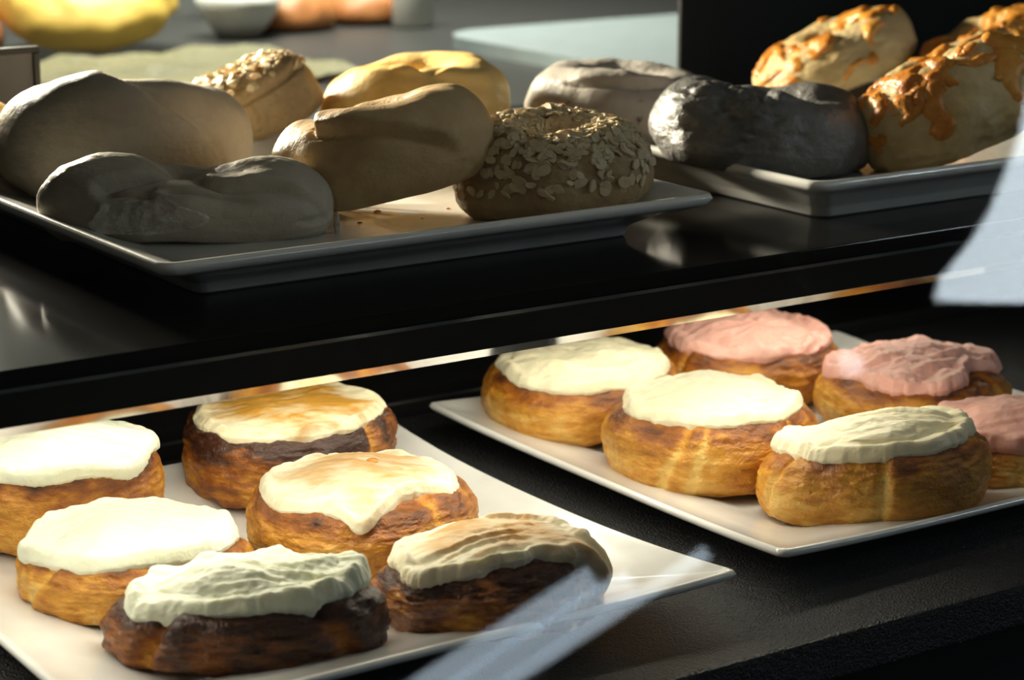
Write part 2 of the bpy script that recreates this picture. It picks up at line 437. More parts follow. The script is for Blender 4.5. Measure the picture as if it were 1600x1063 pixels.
def crust_mat(name, shift=0., pale=(.82, .52, .14), gold=(.66, .30, .03), brown=(.34, .105, .012), black=(.055, .018, .008), rough=.34, contrast=1.):
    m, nt, b = new_mat(name)
    at = N(nt, 'ShaderNodeAttribute', attribute_name='bake')
    v = coords(nt); v2 = coords(nt, (1, 1, 2.2))
    f = mth(nt, 'ADD', mth(nt, 'MULTIPLY', at.outputs['Fac'], .38), mth(nt, 'MULTIPLY', noise(nt, v, 26, 5, .6), .8))
    f = mth(nt, 'ADD', f, mth(nt, 'MULTIPLY', noise(nt, v2, 110, 5, .65), .55))
    f = mth(nt, 'ADD', mth(nt, 'MULTIPLY', mth(nt, 'ADD', f, -.68), contrast), .28 + shift)
    c = ramp(nt, f, [(.10, pale), (.30, gold), (.55, brown), (.85, black)])
    nt.links.new(c, b.inputs['Base Color'])
    b.inputs['Roughness'].default_value = rough; b.inputs['Specular IOR Level'].default_value = .5
    sss(b, .08, (1, .4, .15), .003)
    h = mth(nt, 'ADD', noise(nt, v2, 70, 6, .65), mth(nt, 'MULTIPLY', noise(nt, v, 260, 4, .6), .5))
    bump(nt, b, h, .9, .0030)
    return m

def frost_mat(name, base, tint, tint_amt=.25, tint_scale=14, lo=.5, hi=.75, spots=None, stain=0.):
    m, nt, b = new_mat(name); v = coords(nt); v2 = coords(nt, (1, 2.6, 1))
    kf = mth(nt, 'ADD', mth(nt, 'MULTIPLY', noise(nt, v, tint_scale, 3), .65), mth(nt, 'MULTIPLY', noise(nt, v2, 70, 5, .65), .35))
    if stain:
        at = N(nt, 'ShaderNodeAttribute', attribute_name='stain')
        kf = mth(nt, 'ADD', kf, mth(nt, 'MULTIPLY', mth(nt, 'ADD', at.outputs['Fac'], -.62), stain))
    k = ramp(nt, kf, [(lo, (0, 0, 0)), (hi, (1, 1, 1))])
    c = mixc(nt, mth(nt, 'MULTIPLY', k, tint_amt), base, tint)
    if spots:
        k2 = ramp(nt, noise(nt, v, spots[1], 2), [(spots[2], (0, 0, 0)), (spots[2] + .04, (1, 1, 1))])
        c = mixc(nt, mth(nt, 'MULTIPLY', k2, .7), c, spots[0])
    nt.links.new(c, b.inputs['Base Color'])
    b.inputs['Roughness'].default_value = .42; b.inputs['Specular IOR Level'].default_value = .4
    sss(b, .25, (1, .75, .4), .003)
    bump(nt, b, mth(nt, 'ADD', noise(nt, v2, 90, 4), mth(nt, 'MULTIPLY', noise(nt, v, 330, 3), .35)), .5, .0022)
    return m

M = {
'plain_bagel': bread_mat('plain_bagel', (.52, .34, .16), (.64, .44, .22), (.72, .53, .30), .45),
'grey_bagel': bread_mat('pale_bagel', (.42, .37, .28), (.52, .46, .36), (.60, .54, .43), .45),
'gold_bagel': bread_mat('golden_bagel', (.74, .46, .14), (.88, .60, .22), (.92, .68, .30), .42),
'wheat': bread_mat('wheat_bread', (.30, .20, .10), (.42, .30, .16), (.52, .40, .24), .6, bumpd=.0010),
'oat': bread_mat('oat_flake', (.55, .42, .24), (.68, .55, .35), (.78, .67, .48), .65, bumpd=.0004),
'blue': bread_mat('blueberry_bread', (.34, .30, .26), (.46, .42, .37), (.55, .51, .46), .42, speck=((.10, .07, .09), 70, .66)),
'blue_dark': bread_mat('dark_berry_bread', (.13, .125, .12), (.20, .19, .18), (.28, .27, .26), .34, speck=((.04, .035, .04), 90, .66), bumpd=.0012, spec=.5),
'cheese_bread': bread_mat('cheese_bread', (.50, .34, .14), (.64, .48, .24), (.72, .58, .34), .42),
'cheese': bread_mat('baked_cheese', (.48, .14, .02), (.70, .28, .04), (.85, .45, .10), .26, bumpd=.0010, spec=.6),
'crumb': bread_mat('torn_crumb', (.40, .36, .29), (.58, .54, .46), (.74, .70, .60), .8, bumpd=.003, spec=.1, bscale=140),
'crust_gold': crust_mat('golden_crust', .04),
'crust_mid': crust_mat('brown_crust', .08),
'crust_dark': crust_mat('dark_crust', .27, contrast=1.5),
'crust_dark_shaded': crust_mat('shade_darkened_crust', .46, rough=.3),  # dark crust, colour lowered further to stand in for its shaded front
'frost_white': frost_mat('white_frosting', (.88, .89, .70), (.86, .80, .42), .35),
'frost_cream': frost_mat('cream_frosting', (.88, .80, .56), (.84, .62, .30), .35, 16, .52, .72),
'frost_brown': frost_mat('browned_frosting', (.90, .80, .55), (.54, .27, .04), 1., 24, .34, .56, stain=.30),
'frost_light_brown': frost_mat('lightly_browned_frosting', (.90, .82, .60), (.60, .31, .06), .9, 24, .38, .60, stain=.26),
'frost_pink': frost_mat('pink_frosting', (.84, .45, .37), (.86, .60, .50), .5, 24, .45, .7, spots=((.66, .12, .10), 95, .70)),
'china': plain('white_china', (.80, .79, .75), .16, spec=.6, coat=.3),
'shelf': plain('black_glass_shelf', (.012, .012, .012), .10, spec=.08),
'shelf_edge': plain('glass_edge', (.004, .012, .010), .15),
'black': plain('black_metal', (.010, .010, .010), .35, spec=.3),
'panel': plain('black_panel', (.010, .010, .009), .45, spec=.25),
'chrome': plain('polished_steel', (.80, .80, .78), .10, 1.0),
'steel': plain('steel', (.55, .60, .60), .35, 1.0),
'board': plain('pale_board', (.26, .32, .33), .5),
'worktop': plain('dark_worktop', (.035, .037, .036), .4),
'wall': plain('grey_wall', (.22, .24, .23), .8),
'room_floor': plain('room_floor', (.10, .09, .08), .6),
'room_ceiling': plain('room_ceiling', (.16, .17, .17), .9),
'card': plain('grey_card', (.16, .15, .15), .7),
'parchment': plain('olive_paper', (.20, .195, .11), .45, bumps=(24, .9, .012)),
'ring_loaf': plain('yellow_loaf', (.72, .50, .10), .5),
'brown_loaf': plain('brown_loaf', (.42, .17, .05), .5),
'label_white': plain('white_box_card', (.70, .72, .70), .6),
'stone': plain('pale_ceramic', (.75, .78, .72), .35),
'lid': plain('pale_lid', (.45, .52, .48), .4),
}
# pebbled black deck of the lower tier
def deck_mat():
    m, nt, b = new_mat('pebbled_black'); v = coords(nt)
    b.inputs['Base Color'].default_value = (.012, .012, .013, 1); b.inputs['Roughness'].default_value = .36; b.inputs['Specular IOR Level'].default_value = .8
    bump(nt, b, mth(nt, 'ADD', noise(nt, v, 900, 2), mth(nt, 'MULTIPLY', noise(nt, v, 420, 2), .6)), .9, .0026)
    return m
M['deck'] = deck_mat()

def emit_mat(name, col, strength):
    m, nt, b = new_mat(name)
    b.inputs['Base Color'].default_value = (*col, 1)
    b.inputs['Emission Color'].default_value = (*col, 1); b.inputs['Emission Strength'].default_value = strength
    return m
M['tube'] = emit_mat('lit_fluorescent_tube', (.74, .88, 1.0), 10.)
M['milk'] = emit_mat('lit_milk_glass', (.80, .92, 1.0), 22.)

def pane_mat():
    """display glass: clear, mirroring more at grazing angles"""
    m = bpy.data.materials.new('display_glass'); m.use_nodes = True; nt = m.node_tree
    nt.nodes.remove(nt.nodes['Principled BSDF']); out = nt.nodes['Material Output']
    lw = N(nt, 'ShaderNodeLayerWeight', Blend=.5)
    f = mth(nt, 'ADD', mth(nt, 'MULTIPLY', mth(nt, 'POWER', lw.outputs['Facing'], 5.), .90), .013)
    t = N(nt, 'ShaderNodeBsdfTransparent'); t.inputs['Color'].default_value = (.985, .995, .99, 1)
    g = N(nt, 'ShaderNodeBsdfGlossy'); g.inputs['Roughness'].default_value = .015; g.inputs['Color'].default_value = (1, 1, 1, 1)
    mx = N(nt, 'ShaderNodeMixShader')
    nt.links.new(f, mx.inputs[0]); nt.links.new(t.outputs[0], mx.inputs[1]); nt.links.new(g.outputs[0], mx.inputs[2])
    nt.links.new(mx.outputs[0], out.inputs['Surface'])
    return m
M['glass'] = pane_mat()

# ---------------------------------------------------------------- display case
case = tag(empty('display_case', (.6, .9, -.30)), 'black two-tier bakery display case holding bagels above and frosted rolls below', 'display case')
def case_part(o, label=None, name=None):
    o.parent = case; o.matrix_parent_inverse = Matrix.Translation((-.6, -.9, .30)); 
    if label: o['label'] = label
    return o
X0, X1 = -.15, 2.1
SF = .795                                   # front edge of the upper shelf
case_part(box('upper_shelf', (X0, SF, -.007), (X1, 1.21, 0), M['shelf'], bevel=.0006))
case_part(sweep_x('shelf_trim', [(SF - .0006, -.0086), (SF + .01, -.0086), (SF + .01, -.0070), (SF - .0006, -.0070)], X0, X1, M['chrome']), 'thin polished metal line along the shelf edge')
case_part(sweep_x('shelf_rail', [(SF, -.0088), (SF + .012, -.0088), (SF + .012, -.0262), (SF + .0040, -.0262), (SF, -.0222)], X0, X1, M['black']))
case_part(sweep_x('rail_lip', [(SF - .0004, -.0221), (SF + .0001, -.0220), (SF + .0042, -.0264), (SF + .0038, -.0266)], X0, X1, M['chrome']), 'polished lower lip of the shelf rail mirroring the frosting')
case_part(box('shelf_underside', (X0, SF + .012, -.020), (X1, 1.21, -.0075), M['black']))
case_part(box('lower_deck', (X0, .667, -.150), (X1, 1.048, -.130), M['deck'], bevel=.002), 'pebbled black deck under the frosted rolls')
case_part(box('deck_front', (X0, .672, -.215), (X1, .684, -.150), M['black']))
case_part(box('base_ledge', (X0, .640, -.235), (X1, 1.2, -.190), M['panel'], bevel=.003))
case_part(box('rear_track', (X0, 1.052, -.150), (X1, 1.07, -.122), M['black'], bevel=.002))
case_part(box('rear_door', (X0, 1.19, -.150), (X1, 1.20, -.021), M['panel']))
case_part(box('rear_floor', (X0, 1.07, -.150), (X1, 1.19, -.135), M['deck']))
case_part(box('rear_panel', (.975, 1.24, -.05), (X1, 1.243, .34), M['panel']))
case_part(box('top_cover', (X0, 1.02, .33), (X1, 1.26, .345), M['black']))
# glass front, leaning back
gy = lambda z: .72 + .45 * z
g0, g1 = -.17, .26
case_part(sweep_x('glass_front', [(gy(g0), g0), (gy(g1), g1), (gy(g1) + .004, g1), (gy(g0) + .004, g0)], X0, X1, M['glass']), 'clear leaning glass front with pale reflections')

# ---------------------------------------------------------------- plates
def square_plate(name, lo, hi, z, rim, label, group, foot=.03, foot_h=.006, concave=.0, raise_=.0, lip=.0048, well=.05, rc=.10, rings=None):
    """square china plate; lo/hi rim corners, z of what it stands on, rim height above that"""
    cx, cy = (lo[0] + hi[0]) / 2, (lo[1] + hi[1]) / 2; hx, hy = (hi[0] - lo[0]) / 2, (hi[1] - lo[1]) / 2
    K = 28; loop = []
    def corner(sx, sy, rr):
        return [(sx * (1 - rr) + rr * math.cos(a), sy * (1 - rr) + rr * math.sin(a)) for a in np.linspace(math.atan2(sy, sx) - PI / 4, math.atan2(sy, sx) + PI / 4, 9)]
    def loop_pts(inset, zz, rr, cc, lift):
        pts = []
        cs = [(-1, -1), (1, -1), (1, 1), (-1, 1)]
        for k in range(4):
            a = corner(*cs[k], rr); b = corner(*cs[(k + 1) % 4], rr)
            pts += a
            for t in np.linspace(0, 1, K)[1:-1]: pts.append((a[-1][0] * (1 - t) + b[0][0] * t, a[-1][1] * (1 - t) + b[0][1] * t))
        out = []
        for a, b in pts:
            q = min(abs(a), abs(b)) / max(abs(a), abs(b))
            s = 1 - cc * (1 - q ** 2)
            out.append((cx + a * s * (hx - inset), cy + b * s * (hy - inset), z + zz + lift * q ** 3))
        return out
    f0 = foot_h + .0025
    L = [(hx * .97, f0, .5, 0, 0), (hx * .6, f0, .2, .02, 0), (well + .012, f0, .14, concave * .6, 0), (well, f0 + .0006, .13, concave * .8, raise_ * .1), (well - .012, f0 + .003 + (rim - f0) * .12, .12, concave, raise_ * .25),
         (well * .35, f0 + (rim - f0) * .70, rc, concave, raise_ * .7), (.006, rim - .0022, rc, concave, raise_), (.0026, rim - .0003, rc, concave, raise_), (.0010, rim - .0006, rc, concave, raise_), (0, rim - lip * .5, rc, concave, raise_), (.0014, rim - lip * .92, rc, concave, raise_),
         (.004, rim - lip - .001, rc, concave, raise_ * .95), (foot * .55, foot_h + (rim - foot_h) * .30, rc, concave, raise_ * .5), (foot - .003, foot_h - .0012, rc * 1.1, concave, raise_ * .1), (foot - .001, foot_h - .0030, rc * 1.1, concave, 0), (foot, .0012, rc * 1.1, concave, 0), (foot + .0012, 0, rc * 1.1, concave, 0), (hx * .97, .0004, .5, 0, 0)]
    V = []; n = 0
    for l in L:
        p = loop_pts(*l); n = len(p); V += p
    F = []
    for k in range(len(L) - 1):
        for i in range(n): F.append((k * n + i, k * n + (i + 1) % n, (k + 1) * n + (i + 1) % n, (k + 1) * n + i))
    F.append(tuple(range(n))); F.append(tuple(range(len(V) - 1, len(V) - n - 1, -1)))
    o = mesh_obj(name, V, F, M['china']); tag(o, label, 'plate', group)
    return o
square_plate('square_plate', (.394, .838), (.684, 1.128), 0, .0225, 'white square plate on the upper shelf under the pale and oat bagels', None, foot=.030, foot_h=.0075, rc=.05, lip=.0058, well=.035, raise_=.0)
square_plate('square_plate', (.741, .832), (1.036, 1.122), 0, .0225, 'white square plate on the upper shelf under the dark and cheese bagels', None, foot=.016, foot_h=.008, rc=.06, lip=.0058, well=.030)
square_plate('square_plate', (.300, .703), (.590, .993), -.130, .0185, 'white square plate on the lower deck under the white and browned rolls', None, foot=.055, foot_h=.004, rc=.03, lip=.0042, well=.05, concave=.045, raise_=.004)
square_plate('square_plate', (.622, .714), (.912, 1.004), -.130, .0180, 'white square plate on the lower deck under the cream and pink rolls', None, foot=.055, foot_h=.004, rc=.03, lip=.0042, well=.05, concave=.012, raise_=.003)

# ---------------------------------------------------------------- bagels
def thing_pose(o, name, loc):
    o.location = loc; o.rotation_euler = pose_matrix(name)

def make_bagel(key, name, mat, label, cat='bagel', group=None, multi=False):
    r = ring_of(key); u, v = r.grid(); V = r.pt(u, v); loc, _ = settle(key, V)
    F = grid_faces(176, 112)
    if multi:
        t = empty(name); thing_pose(t, key, loc); mesh_obj('bread', V, F, mat, t)
    else:
        t = mesh_obj(name, V, F, mat); thing_pose(t, key, loc)
    tag(t, label, cat, group)
    return t, r

def surf(r, u, v):
    e = .01
    P = r.pt(np.array([u, u + e, u]), np.array([v, v, v + e]))
    a = Vector(P[1] - P[0]); b = Vector(P[2] - P[0]); n = a.cross(b)
    n = n.normalized() if n.length > 1e-12 else Vector((0, 0, 1))
    o = Vector((math.cos(v) * math.sin(u), -math.cos(v) * math.cos(u), math.sin(v)))
    if n.dot(o) < 0: n = -n
    return Vector(P[0]), n, a.normalized()

def oat_flakes(r, parent, n, vlo, vhi, size, seed, skip=None):
    rnd = random.Random(seed); V = []; F = []
    k = 0
    while k < n:
        u = rnd.uniform(-PI, PI); v = vlo + (vhi - vlo) * rnd.random()
        if v < vlo + .35 and rnd.random() < .55: continue
        p, nn, ta = surf(r, u, v); k += 1
        ang = rnd.uniform(0, 2 * PI); tilt = rnd.gauss(0, .38)
        q = nn.to_track_quat('Z', 'Y').to_matrix().to_4x4()
        m = Matrix.Translation(p + nn * rnd.uniform(.0002, .0012)) @ q @ Matrix.Rotation(ang, 4, 'Z') @ Matrix.Rotation(tilt, 4, 'X')
        a = size * rnd.uniform(.65, 1.25); b = a * rnd.uniform(.55, .85); th = .0005; cu = rnd.uniform(-.25, .35) / a
        o = len(V); ns = 9
        for lev in (0, 1):
            for i in range(ns):
                t = 2 * PI * i / ns; rr = 1 + .16 * rnd.uniform(-1, 1)
                x = a * rr * math.cos(t); y = b * rr * math.sin(t)
                V.append(m @ Vector((x, y, cu * x * x * .5 + (th if lev else -th))))
        cb = len(V); V.append(m @ Vector((0, 0, -th))); ct = len(V); V.append(m @ Vector((0, 0, th * 1.2)))
        for i in range(ns):
            j = (i + 1) % ns
            F.append((o + i, o + j, o + ns + j, o + ns + i)); F.append((cb, o + j, o + i)); F.append((ct, o + ns + i, o + ns + j))
    ob = mesh_obj('oat_flakes', [tuple(x) for x in V], F, M['oat'], parent, False)
    ob['kind'] = 'stuff'; ob['label'] = 'rolled oat flakes baked onto the crust'
    return ob

def melted_cheese(r, parent, seed, strands, thr=.18, amp=.006):
    """one baked-on cheese topping: melted patches and the shreds that ran from them"""
    u, v = r.grid(150, 96)
    P0 = r.pt(u, v)
    f = fbm(P0 * 34, 3, seed) - thr - .9 * np.clip(.15 - v, 0, 9) - .9 * np.clip(v - 2.7, 0, 9) - np.where(v > PI, 3, 0)
    off = np.clip(f * amp * 2.2, -.004, .0026)
    P = r.pt(u, v, off)
    faces = [q for q in grid_faces(150, 96) if max(off[list(q)]) > -.0008]
    used = sorted({i for q in faces for i in q}); mp = {i: k for k, i in enumerate(used)}
    V = [tuple(P[i]) for i in used]; F = [tuple(mp[i] for i in q) for q in faces]
    rnd = random.Random(seed)
    for _ in range(strands):
        uu = rnd.uniform(-1.9, 1.9); vv = rnd.uniform(.1, 1.9); d = rnd.uniform(0, 2 * PI); L = rnd.randint(7, 15); rad = rnd.uniform(.0016, .0029)
        o = len(V); ns = 10; pts = []
        for k in range(L):
            pts.append(surf(r, uu, vv)); d += rnd.gauss(0, .35); uu += .055 * math.cos(d); vv += .075 * math.sin(d)
        for k in range(L):
            p, n, _t = pts[k]
            tg = (pts[min(k + 1, L - 1)][0] - pts[max(k - 1, 0)][0]); tg = tg.normalized() if tg.length > 1e-9 else Vector((1, 0, 0))
            s = n.cross(tg).normalized(); rr = rad * (.25 + .85 * math.sin(PI * (k + .5) / L) ** .5) * rnd.uniform(.85, 1.2)
            for i in range(ns):
                t = 2 * PI * i / ns; V.append(tuple(p + n * (rr * .75 * math.sin(t)) + s * (rr * 1.25 * math.cos(t))))
        for k in range(L - 1):
            for i in range(ns): F.append((o + k * ns + i, o + k * ns + (i + 1) % ns, o + (k + 1) * ns + (i + 1) % ns, o + (k + 1) * ns + i))
    ob = mesh_obj('melted_cheese', V, F, M['cheese'], parent); ob['label'] = 'baked orange cheese'
    return ob

make_bagel('twist', 'bagel', M['grey_bagel'], 'large smooth pale twisted bagel behind the torn bagel at the left')
t, r = make_bagel('torn', 'bagel', M['grey_bagel'], 'torn pale bagel at the front left, white crumb showing in its side', multi=True)
# torn side
nr, na = 22, 60
aa, rr_ = np.meshgrid(np.arange(na) * 2 * PI / na, np.linspace(0, 1, nr), indexing='ij')
ww = rr_ * (1 + .10 * np.cos(3 * aa + 1) + .06 * np.cos(5 * aa))
uu = -.24 + .42 * ww * np.cos(aa); vv = .16 + .50 * ww * np.sin(aa)
P0 = r.pt(uu.ravel(), vv.ravel())
rim_ = np.exp(-((rr_.ravel() - .9) / .08) ** 2)
off = .0006 + .0016 * rim_ + .0011 * fbm(P0 * 260, 4, 5) * (rr_.ravel() < .97) - .002 * (rr_.ravel() > .985)
mesh_obj('torn_side', r.pt(uu.ravel(), vv.ravel(), off), grid_faces(na, nr, True, False), M['crumb'], t)['label'] = 'rough open crumb'
make_bagel('yellow', 'bagel', M['gold_bagel'], 'golden bagel lit from behind at the back of the left plate')
make_bagel('center', 'bagel', M['plain_bagel'], 'smooth tan bagel with folded top at the centre of the left plate')
make_bagel('left_yellow', 'bagel', M['gold_bagel'], 'golden bagel at the far left edge below the sign holder')
make_bagel('blue_rear', 'blueberry_bagel', M['blue'], 'pale grey speckled bagel at the back of the right plate')
make_bagel('dark', 'blueberry_bagel', M['blue_dark'], 'dark grey wrinkled bagel at the front corner of the right plate')
t, r = make_bagel('oat_front', 'oat_bagel', M['wheat'], 'brown bagel thickly coated in oat flakes at the plate front', multi=True)
oat_flakes(r, t, 1150, .0, 2.5, .0029, 5)
t, r = make_bagel('oat_rear', 'oat_bagel', M['wheat'], 'split oat topped bagel tipped up behind the large twisted bagel', multi=True)
oat_flakes(r, t, 260, .62, 2.4, .0030, 9)
for key, lab, sd, ns in (('cheese_small', 'tan cheese bagel tipped up behind the dark grey bagel', 3, 14), ('cheese_big', 'large cheese bagel at the front right of the right plate', 12, 22), ('cheese_rear', 'cheese bagel at the top right corner behind the large one', 21, 26)):
    t, r = make_bagel(key, 'cheese_bagel', M['cheese_bread'], lab, multi=True)
    melted_cheese(r, t, sd, ns)

# ---------------------------------------------------------------- frosted rolls
def make_roll(key, crust, frost, label):
    r = roll_of(key); V, F, bake = r.bun(); loc, _ = settle(key, V)
    t = empty('frosted_roll'); thing_pose(t, key, loc)
    mesh_obj('bun', V, F, M[crust], t, attrs={'bake': bake})
    FV, FF = r.frosting(**FROST[key]); mesh_obj('frosting', FV, FF, M[frost], t, attrs={'stain': r.stain})
    tag(t, label, 'pastry')
    return t, FV
for args in (
 ('a', 'crust_mid', 'frost_white', 'white frosted roll cut off by the left edge of the picture'),
 ('b', 'crust_mid', 'frost_white', 'white frosted roll just behind the front dark roll on the left'),
 ('c', 'crust_dark_shaded', 'frost_white', 'dark crusted roll with thick white frosting at the left front'),
 ('d', 'crust_dark', 'frost_brown', 'dark roll with browned frosting at the back of the left plate'),
 ('e', 'crust_mid', 'frost_light_brown', 'roll with browned swirled frosting in the middle of the left plate'),
 ('f', 'crust_dark', 'frost_light_brown', 'slanted dark roll with browned frosting at the left plate front corner'),
 ('g', 'crust_gold', 'frost_cream', 'cream frosted golden roll at the back corner of the right plate'),
 ('h', 'crust_gold', 'frost_cream', 'cream frosted golden roll in the middle left of the right plate'),
 ('i', 'crust_gold', 'frost_cream', 'slanted cream frosted roll at the front of the right plate'),
 ('j', 'crust_mid', 'frost_pink', 'pink frosted roll furthest back, just under the shelf edge'),
 ('k', 'crust_gold', 'frost_pink', 'pink frosted roll in the middle right, behind the slanted cream one'),
 ('l', 'crust_gold', 'frost_pink', 'pink frosted roll cut off by the right edge of the picture')):
    t, FV = make_roll(*args)
    if args[0] == 'e':                                   # the caramel drop on the swirled frosting
        k = np.argmin((FV[:, 0] - .0055) ** 2 + (FV[:, 1] - .010) ** 2 - FV[:, 2] * 1e-4)
        p = FV[k]
        lathe('caramel_drop', [(0, -.0006), (.0024, -.0002), (.0027, .0004), (.0018, .0010), (0, .0012)], M['cheese'], t, n=20, loc=tuple(p))['label'] = 'small round caramel drop'

# ---------------------------------------------------------------- small things on the shelf
sg = tag(empty('sign_holder', (.455, 1.20, 0)), 'black framed sign holder standing at the far left of the upper shelf', 'sign')
def part_at(o, root):
    o.parent = root; o.matrix_parent_inverse = Matrix.Translation(root.location).inverted(); return o
b0, b1 = .405, .4945
for nm, lo, hi in (('frame_rail', (b0, 1.198, .0655), (b1, 1.203, .0690)), ('frame_rail', (b0, 1.198, .0), (b1, 1.203, .0035)), ('frame_stile', (b1 - .0036, 1.198, .0035), (b1, 1.203, .0655)), ('frame_stile', (b0, 1.198, .0035), (b0 + .0036, 1.203, .0655))):
    part_at(box(nm, lo, hi, M['black'], bevel=.0004), sg)
part_at(box('card', (b0 + .0036, 1.2, .0035), (b1 - .0036, 1.2014, .0655), M['card']), sg)

def crumb(x, y, z, s, label, group=None, tall=1.):
    rnd = random.Random(int(x * 9999)); n, m = 12, 8; V = []
    for i in range(n):
        for j in range(m):
            a = 2 * PI * i / n; b = -PI / 2 + PI * j / (m - 1); k = 1 + .25 * rnd.uniform(-1, 1) * (0 < j < m - 1)
            V.append((s * k * math.cos(b) * math.cos(a), s * .7 * k * math.cos(b) * math.sin(a), s * tall * (1 + math.sin(b)) * .6))
    o = mesh_obj('crumb', V, grid_faces(n, m, True, False), M['crumb' if tall > 2 else 'crust_mid']); o.location = (x, y, z)
    tag(o, label, 'crumb', group); return o
crumb(.5151, .9072, .009, .0016, 'upright pale flake on the plate beside the torn bagel', None, 6.)
for x, y, s in ((.5367, .9237, .0014), (.5576, .9423, .0019), (.5670, .9165, .0012), (.5901, .9302, .0014)):
    crumb(x, y, .009, s, 'dark crumb lying on the left plate between the centre and oat bagels', 'crumbs on the left upper plate')
crumb(.4737, .9932, -.121, .0018, 'brown crumb on the white plate beside the dark back roll')

# ---------------------------------------------------------------- behind the case
KZ = -.03
tag(box('worktop', (.1, 1.43, KZ - .04), (2.6, 2.16, KZ), M['worktop'], bevel=.004), 'dark back worktop behind the display case', 'worktop')
def rounded_rect(x0, y0, x1, y1, r, n=10):
    P = []
    for cx, cy, a0 in ((x1 - r, y1 - r, 0), (x0 + r, y1 - r, PI / 2), (x0 + r, y0 + r, PI), (x1 - r, y0 + r, 1.5 * PI)):
        for k in range(n + 1):
            a = a0 + PI / 2 * k / n; P.append((cx + r * math.cos(a), cy + r * math.sin(a)))
    return P
tag(extrude_poly('cutting_board', rounded_rect(1.115, 1.445, 1.75, 1.79, .06), KZ, KZ + .012, M['board']), 'pale blue grey board lying on the back worktop', 'board')
def torus_prof(name, R, r, h, mat, loc, label, cat, lump=.06, seed=3):
    nu, nv = 72, 36; uu, vv = np.meshgrid(np.arange(nu) * 2 * PI / nu, np.arange(nv) * 2 * PI / nv, indexing='ij')
    uu = uu.ravel(); vv = vv.ravel()
    rad = R + r * np.cos(vv); z = h * np.where(np.sin(vv) > 0, np.sin(vv), .35 * np.sin(vv))
    P = np.stack([rad * np.sin(uu), rad * np.cos(uu), z + .35 * h], 1)
    P = P * (1 + lump * fbm(P * 30, 2, seed)[:, None])
    P[:, 2] = np.maximum(P[:, 2], 0)
    o = mesh_obj(name, P, grid_faces(nu, nv), mat); o.location = loc
    return tag(o, label, cat)
torus_prof('ring_loaf', .046, .034, .032, M['ring_loaf'], (.845, 1.935, KZ + .034), 'blurred yellow ring loaf behind the case at the top left', 'bread').rotation_euler = (math.radians(26), math.radians(3), math.radians(-30))
torus_prof('round_loaf', .026, .030, .034, M['brown_loaf'], (.716, 1.96, KZ), 'blurred brown round loaf at the top left corner', 'bread', seed=8)
torus_prof('round_loaf', .022, .024, .026, M['brown_loaf'], (1.075, 1.98, KZ), 'blurred brown loaf behind the worktop, below a white box', 'bread', seed=12)
torus_prof('round_loaf', .022, .024, .024, M['brown_loaf'], (1.168, 1.995, KZ), 'blurred brown loaf left of the pale jar', 'bread', seed=15)
tag(box('cake_box', (1.05, 2.05, KZ), (1.19, 2.12, KZ + .075), M['label_white'], bevel=.003), 'blurred white box at the back of the worktop', 'box')
# crumpled olive paper
nx, ny = 60, 60
gx, gy_ = np.meshgrid(np.linspace(.58, .95, nx), np.linspace(1.62, 1.83, ny), indexing='ij')
q = np.stack([gx.ravel() * 7 + gy_.ravel() * 3, gy_.ravel() * 5 - gx.ravel() * 2, gx.ravel() * 0], 1)
hz = .003 + .011 * np.abs(fbm(q * 1.3, 4, 4)) ; hz = hz * np.clip((2.02 - gy_.ravel()) * 12, .35, 1)
Pt = np.stack([gx.ravel(), gy_.ravel(), KZ + .002 + hz], 1); Pb = Pt.copy(); Pb[:, 2] -= .0008
Fp = grid_faces(nx, ny, False, False)
tag(mesh_obj('wrapping_paper', np.vstack([Pt, Pb]), Fp + [tuple(i + nx * ny for i in reversed(f)) for f in Fp], M['parchment']), 'crumpled olive wrapping paper on the worktop behind the twisted bagel', 'paper')
jar = tag(empty('jar', (1.185, 1.93, KZ)), 'blurred pale jar standing behind the pale board', 'jar')
lathe('jar_body', [(0, .0), (.018, 0), (.0205, .004), (.0205, .055), (.017, .064), (.017, .070), (0, .070)], M['stone'], jar)
lathe('jar_lid', [(0, .070), (.0185, .070), (.0185, .082), (0, .083)], M['lid'], jar)
bowl = tag(lathe('bowl', [(0, 0), (.02, 0), (.036, .022), (.042, .040), (.039, .040), (.032, .022), (.0, .006)], M['stone']), 'blurred pale bowl on the paper behind the split oat bagel', 'bowl')
bowl.location = (1.005, 1.95, KZ)

# ---------------------------------------------------------------- the room
def structure(o):
    o['kind'] = 'structure'; return o
structure(box('wall_back', (-2.5, 2.17, -1.10), (4.5, 2.25, 1.7), M['wall']))
structure(box('floor', (-2.5, -3.0, -1.15), (4.5, 2.25, -1.10), M['room_floor']))
structure(box('ceiling', (-2.5, -3.0, 1.70), (4.5, 2.25, 1.75), M['room_ceiling']))
tag(box('counter', (.1, 1.45, -1.10), (2.6, 2.14, KZ - .04), M['black']), 'dark cabinet under the back worktop', 'cabinet')
case_part(box('case_base', (X0, .66, -1.10), (X1, 1.2, -.235), M['panel']))
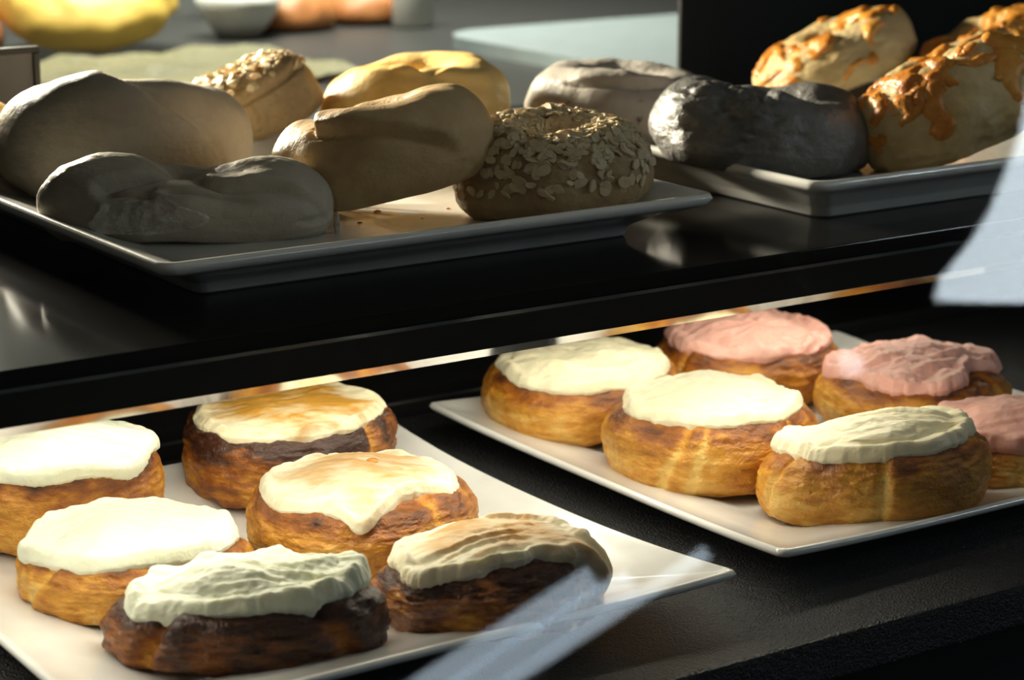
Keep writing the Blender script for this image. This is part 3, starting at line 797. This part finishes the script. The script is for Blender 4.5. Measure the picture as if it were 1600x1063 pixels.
# lamps of the shop behind the photographer, seen mirrored in the glass front
def tubes_lamp():
    root = tag(empty('tube_lamp', (1.45, -.83, .62)), 'row of bluish fluorescent tubes mirrored as pale streaks in the glass', 'lamp')
    for a, b, r in (((1.5546, -.7610, .5639), (1.2793, -.9517, .5287), .0165), ((1.5911, -.7442, .5406), (1.3104, -.9429, .5069), .0175), ((1.6698, -.6873, .5298), (1.3649, -.9169, .4917), .009)):
        part_at(tube('tube', a, b, r, M['tube']), root)
    part_at(tube('rod', (1.45, -.83, .60), (1.45, -.83, 1.70), .006, M['black'], n=10), root)
    part_at(box('housing', (1.30, -.86, .592), (1.60, -.80, .61), M['black']), root)
tubes_lamp()
def bell_lamp():
    ax = Vector((.0894, .6298, .7716)).normalized(); rot = ax.to_track_quat('Z', 'Y').to_euler()
    root = empty('bell_lamp', (1.863, -.2061, .5178), rot); tag(root, 'tilted bell lamp mirrored as a bright pale curve at the right', 'lamp')
    lathe('shade', [(0.0000, 0.2450), (0.0087, 0.2419), (0.0188, 0.1842), (0.0332, 0.1444), (0.0520, 0.0975), (0.0766, 0.0578), (0.1069, 0.0217), (0.1127, 0.0000), (0.1083, 0.0000), (0.1026, 0.0217), (0.0722, 0.0578), (0.0477, 0.0975), (0.0289, 0.1444), (0.0000, 0.1000)], M['milk'], root, n=64)
    tube('stem', (0, 0, .24), (0, 0, .34), .008, M['black'], root)
    e = Vector((1.863, -.2061, .5178)) + ax * .338
    bpy.context.view_layer.update()
    rod = tube('rod', e, (e.x, e.y, 1.70), .006, M['black'], n=10); rod.parent = root; rod.matrix_parent_inverse = root.matrix_world.inverted()
bell_lamp()

sl = tag(empty('small_lamp', (1.708, -.352, .5577)), 'small pale lamp mirrored as a faint smudge above the pink rolls', 'lamp')
lathe('bulb', [(0, -.010), (.010, -.008), (.014, 0), (.010, .012), (.004, .022), (0, .023)], M['tube'], sl, n=24)
tube('cord', (0, 0, .02), (0, 0, 1.1423), .003, M['black'], sl, n=8)
# ---------------------------------------------------------------- light
def area(name, loc, target, sx, sy, power, col, spread=PI):
    l = bpy.data.lights.new(name, 'AREA'); l.shape = 'RECTANGLE'; l.size = sx; l.size_y = sy; l.energy = power; l.color = col; l.spread = spread
    o = bpy.data.objects.new(name, l); C.objects.link(o); o.location = loc
    d = Vector(target) - Vector(loc); o.rotation_euler = d.to_track_quat('-Z', 'Y').to_euler(); return o
area('rear_counter_light', (.50, 1.55, .20), (.66, .98, .04), .14, .05, 18., (1, .90, .70))
area('lower_case_light', (.45, .802, -.0275), (.45, .806, -.13), .64, .012, .56, (1, .93, .76))
area('added_rear_roll_light', (.60, .918, -.0275), (.60, .925, -.13), .84, .012, .52, (1, .93, .76))  # second lamp, added to brighten the rolls deeper in the case
area('added_backdrop_light', (1.0, 1.92, .95), (1.0, 1.92, 0), .8, .2, 9., (1, .95, .82), 1.4)  # unseen lamp added so the things on the back worktop are lit
w = bpy.data.worlds.new('World'); bpy.context.scene.world = w; w.use_nodes = True
w.node_tree.nodes['Background'].inputs[0].default_value = (.75, .9, 1, 1); w.node_tree.nodes['Background'].inputs[1].default_value = .02

# ---------------------------------------------------------------- camera
cd = bpy.data.cameras.new('camera'); cam = bpy.data.objects.new('camera', cd); C.objects.link(cam)
right = Vector((.829, -.5593, 0)); down = Vector((-.1358, -.2013, -.9701)); fwd = Vector((.5426, .8041, -.2428))
m = Matrix.Identity(4)
for i in range(3): m[i][0] = right[i]; m[i][1] = -down[i]; m[i][2] = -fwd[i]
m[0][3], m[1][3], m[2][3] = 0, 0, .22
cam.matrix_world = m
cd.sensor_width = 36; cd.lens = 36 * 3600 / 1600; cd.clip_start = .01
cd.dof.use_dof = True; cd.dof.focus_distance = 1.02; cd.dof.aperture_fstop = 11.5; cd.dof.aperture_blades = 0
sc = bpy.context.scene; sc.camera = cam
sc.view_settings.view_transform = 'Standard'; sc.view_settings.look = 'None'; sc.view_settings.exposure = 0; sc.view_settings.gamma = 1
sc.cycles.use_denoising = True
sc.cycles.transparent_max_bounces = 16; sc.cycles.max_bounces = 10
